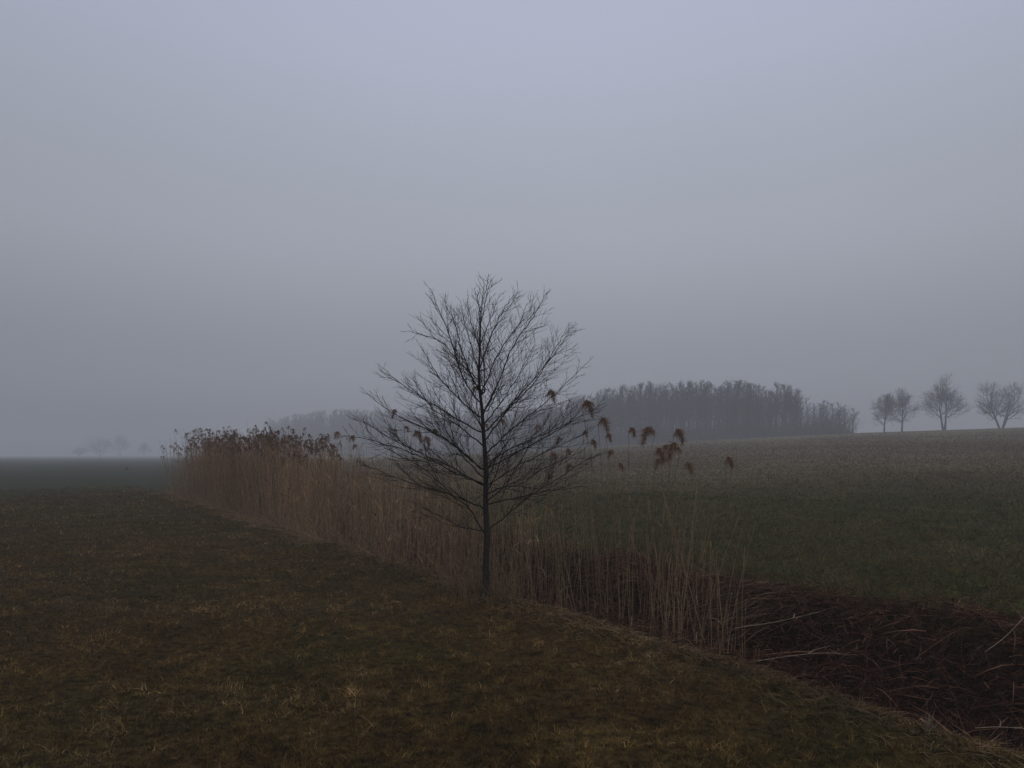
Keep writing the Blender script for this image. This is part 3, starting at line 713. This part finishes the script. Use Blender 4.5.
# dead pale fringe along the near bank
n = 62000; s = -4+42*rl.uniform(0, 1, n)**1.7; t = edge_t(s)+rl.normal(-.14, .17, n); x, y = xy(s, t)
mb = MB(); a = rl.uniform(0, 6.28, n); lk = vn(s*1.2, s*0, 55)
blades(mb, np.stack((x, y, height(x, y)-.01), 1), np.stack((np.cos(a)+.5, np.sin(a)+.3, rl.uniform(.1, .8, n)), 1), rl.uniform(.05, .17, n), np.full(n, .005)+s.clip(0)*.0003,
       np.array((.32, .22, .11))*((.3+.8*lk)*rl.uniform(.4, 1.2, n))[:, None], rl, .6, 2)
n = 420; a = rl.uniform(0, 6.28, n); k = rl.uniform(0, 1, n)**.7*.75     # taller dead stems round the foot of the tree
x, y = TX+np.cos(a)*k+.1, TY+np.sin(a)*k+.12; a = rl.uniform(0, 6.28, n)
thin_stems(mb, np.stack((x, y, height(x, y)-.02), 1), np.stack((np.cos(a)*.25, np.sin(a)*.25, np.ones(n)), 1), rl.uniform(.10, .62, n), np.full(n, .0026), C_REED*rl.uniform(.25, .8, n)[:, None], rl, .2, 3, 4)
tag(mb.build('dry_grass_fringe', M_grass), 'pale dead grass fringe along the near edge of the ditch', 'grass', kind='stuff')

n = 60000; s = -4+36*rl.uniform(0, 1, n)**1.4; t = edge_t1(s)+rl.normal(-.12, .30, n); x, y = xy(s, t); tb_ = vn(s*2.1, t*2.5, 58)
a = rl.uniform(0, 6.28, n); mb = MB(); gsel = (rl.uniform(0, 1, n) < .55)[:, None]
blades(mb, np.stack((x, y, height(x, y)-.01), 1), np.stack((np.cos(a)*.7-.5, np.sin(a)*.7-.35, rl.uniform(.3, 1.2, n)), 1), rl.uniform(.06, .26, n)*(.3+1.2*tb_), np.full(n, .006),
       np.where(gsel, (.050, .050, .016), (.12, .078, .036))*(rl.uniform(.4, 1.3, n)*(.5+.8*tb_))[:, None], rl, .7, 3)
tag(mb.build('bank_grass', M_grass), 'rough overhanging grass along the far lip of the ditch', 'grass', kind='stuff')

# ------------------------------------------------------------------ a crow on the dark field
def bird(px, py, rz, lb):
    Yb = EYE*F/(py-HY); x = ray(px, Yb); z = hz(x, Yb)
    r = tag(empty('crow', (x, Yb, z), rz), lb, 'bird')
    mb = MB(); c = (.012, .012, .014)
    mb.tube([(-.30, 0, .13), (-.20, 0, .16), (-.10, 0, .19), (.02, 0, .215), (.12, 0, .23), (.17, 0, .27), (.215, 0, .30), (.25, 0, .30), (.275, 0, .295)], (.012, .035, .065, .085, .075, .05, .042, .032, .012), 10, c)
    mb.tube([(.265, 0, .297), (.30, 0, .290), (.335, 0, .278)], (.014, .011, .002), 6, (.02, .02, .02))
    for sg in (-1, 1): mb.tube([(0, sg*.03, .16), (.01, sg*.035, .09), (-.005, sg*.035, .01), (.03, sg*.04, -.005)], (.014, .008, .006, .005), 5, (.02, .02, .02))
    mb.build('body', M_bird, r)
    wm = MB()
    for sg in (-1, 1):
        wm = MB(); wm.tube([(.10, sg*.07, .22), (0, sg*.085, .21), (-.12, sg*.07, .185), (-.27, sg*.03, .15)], (.02, .045, .035, .006), 6, c); wm.build('wing', M_bird, r)
bird(127, 470.5, R(160), 'small black crow on the dark green field left of the reed bed')

# ------------------------------------------------------------------ haze
bpy.ops.mesh.primitive_cube_add(size=1) if False else None
hm = bpy.data.materials.new('haze'); hm.use_nodes = True; t = hm.node_tree; t.nodes.clear()
mo = N(t, 'ShaderNodeOutputMaterial'); pv = N(t, 'ShaderNodeVolumePrincipled')
pv.inputs['Color'].default_value = (.91, .935, .965, 1); pv.inputs['Density'].default_value = .0024; pv.inputs['Anisotropy'].default_value = 0
t.links.new(pv.outputs[0], mo.inputs['Volume'])
mb = MB(); A_, z0_, z1_ = 4200, -4.0, 34.0
mb.add([(sx_*A_, sy_*A_, z_) for z_ in (z0_, z1_) for sx_, sy_ in ((-1, -1), (1, -1), (1, 1), (-1, 1))],
       [(3, 2, 1, 0), (4, 5, 6, 7), (0, 1, 5, 4), (1, 2, 6, 5), (2, 3, 7, 6), (3, 0, 4, 7)])
hzo = mb.build('haze', hm); tag(hzo, 'even grey fog over the fields', 'haze', kind='stuff')
for p in hzo.data.polygons: p.use_smooth = False
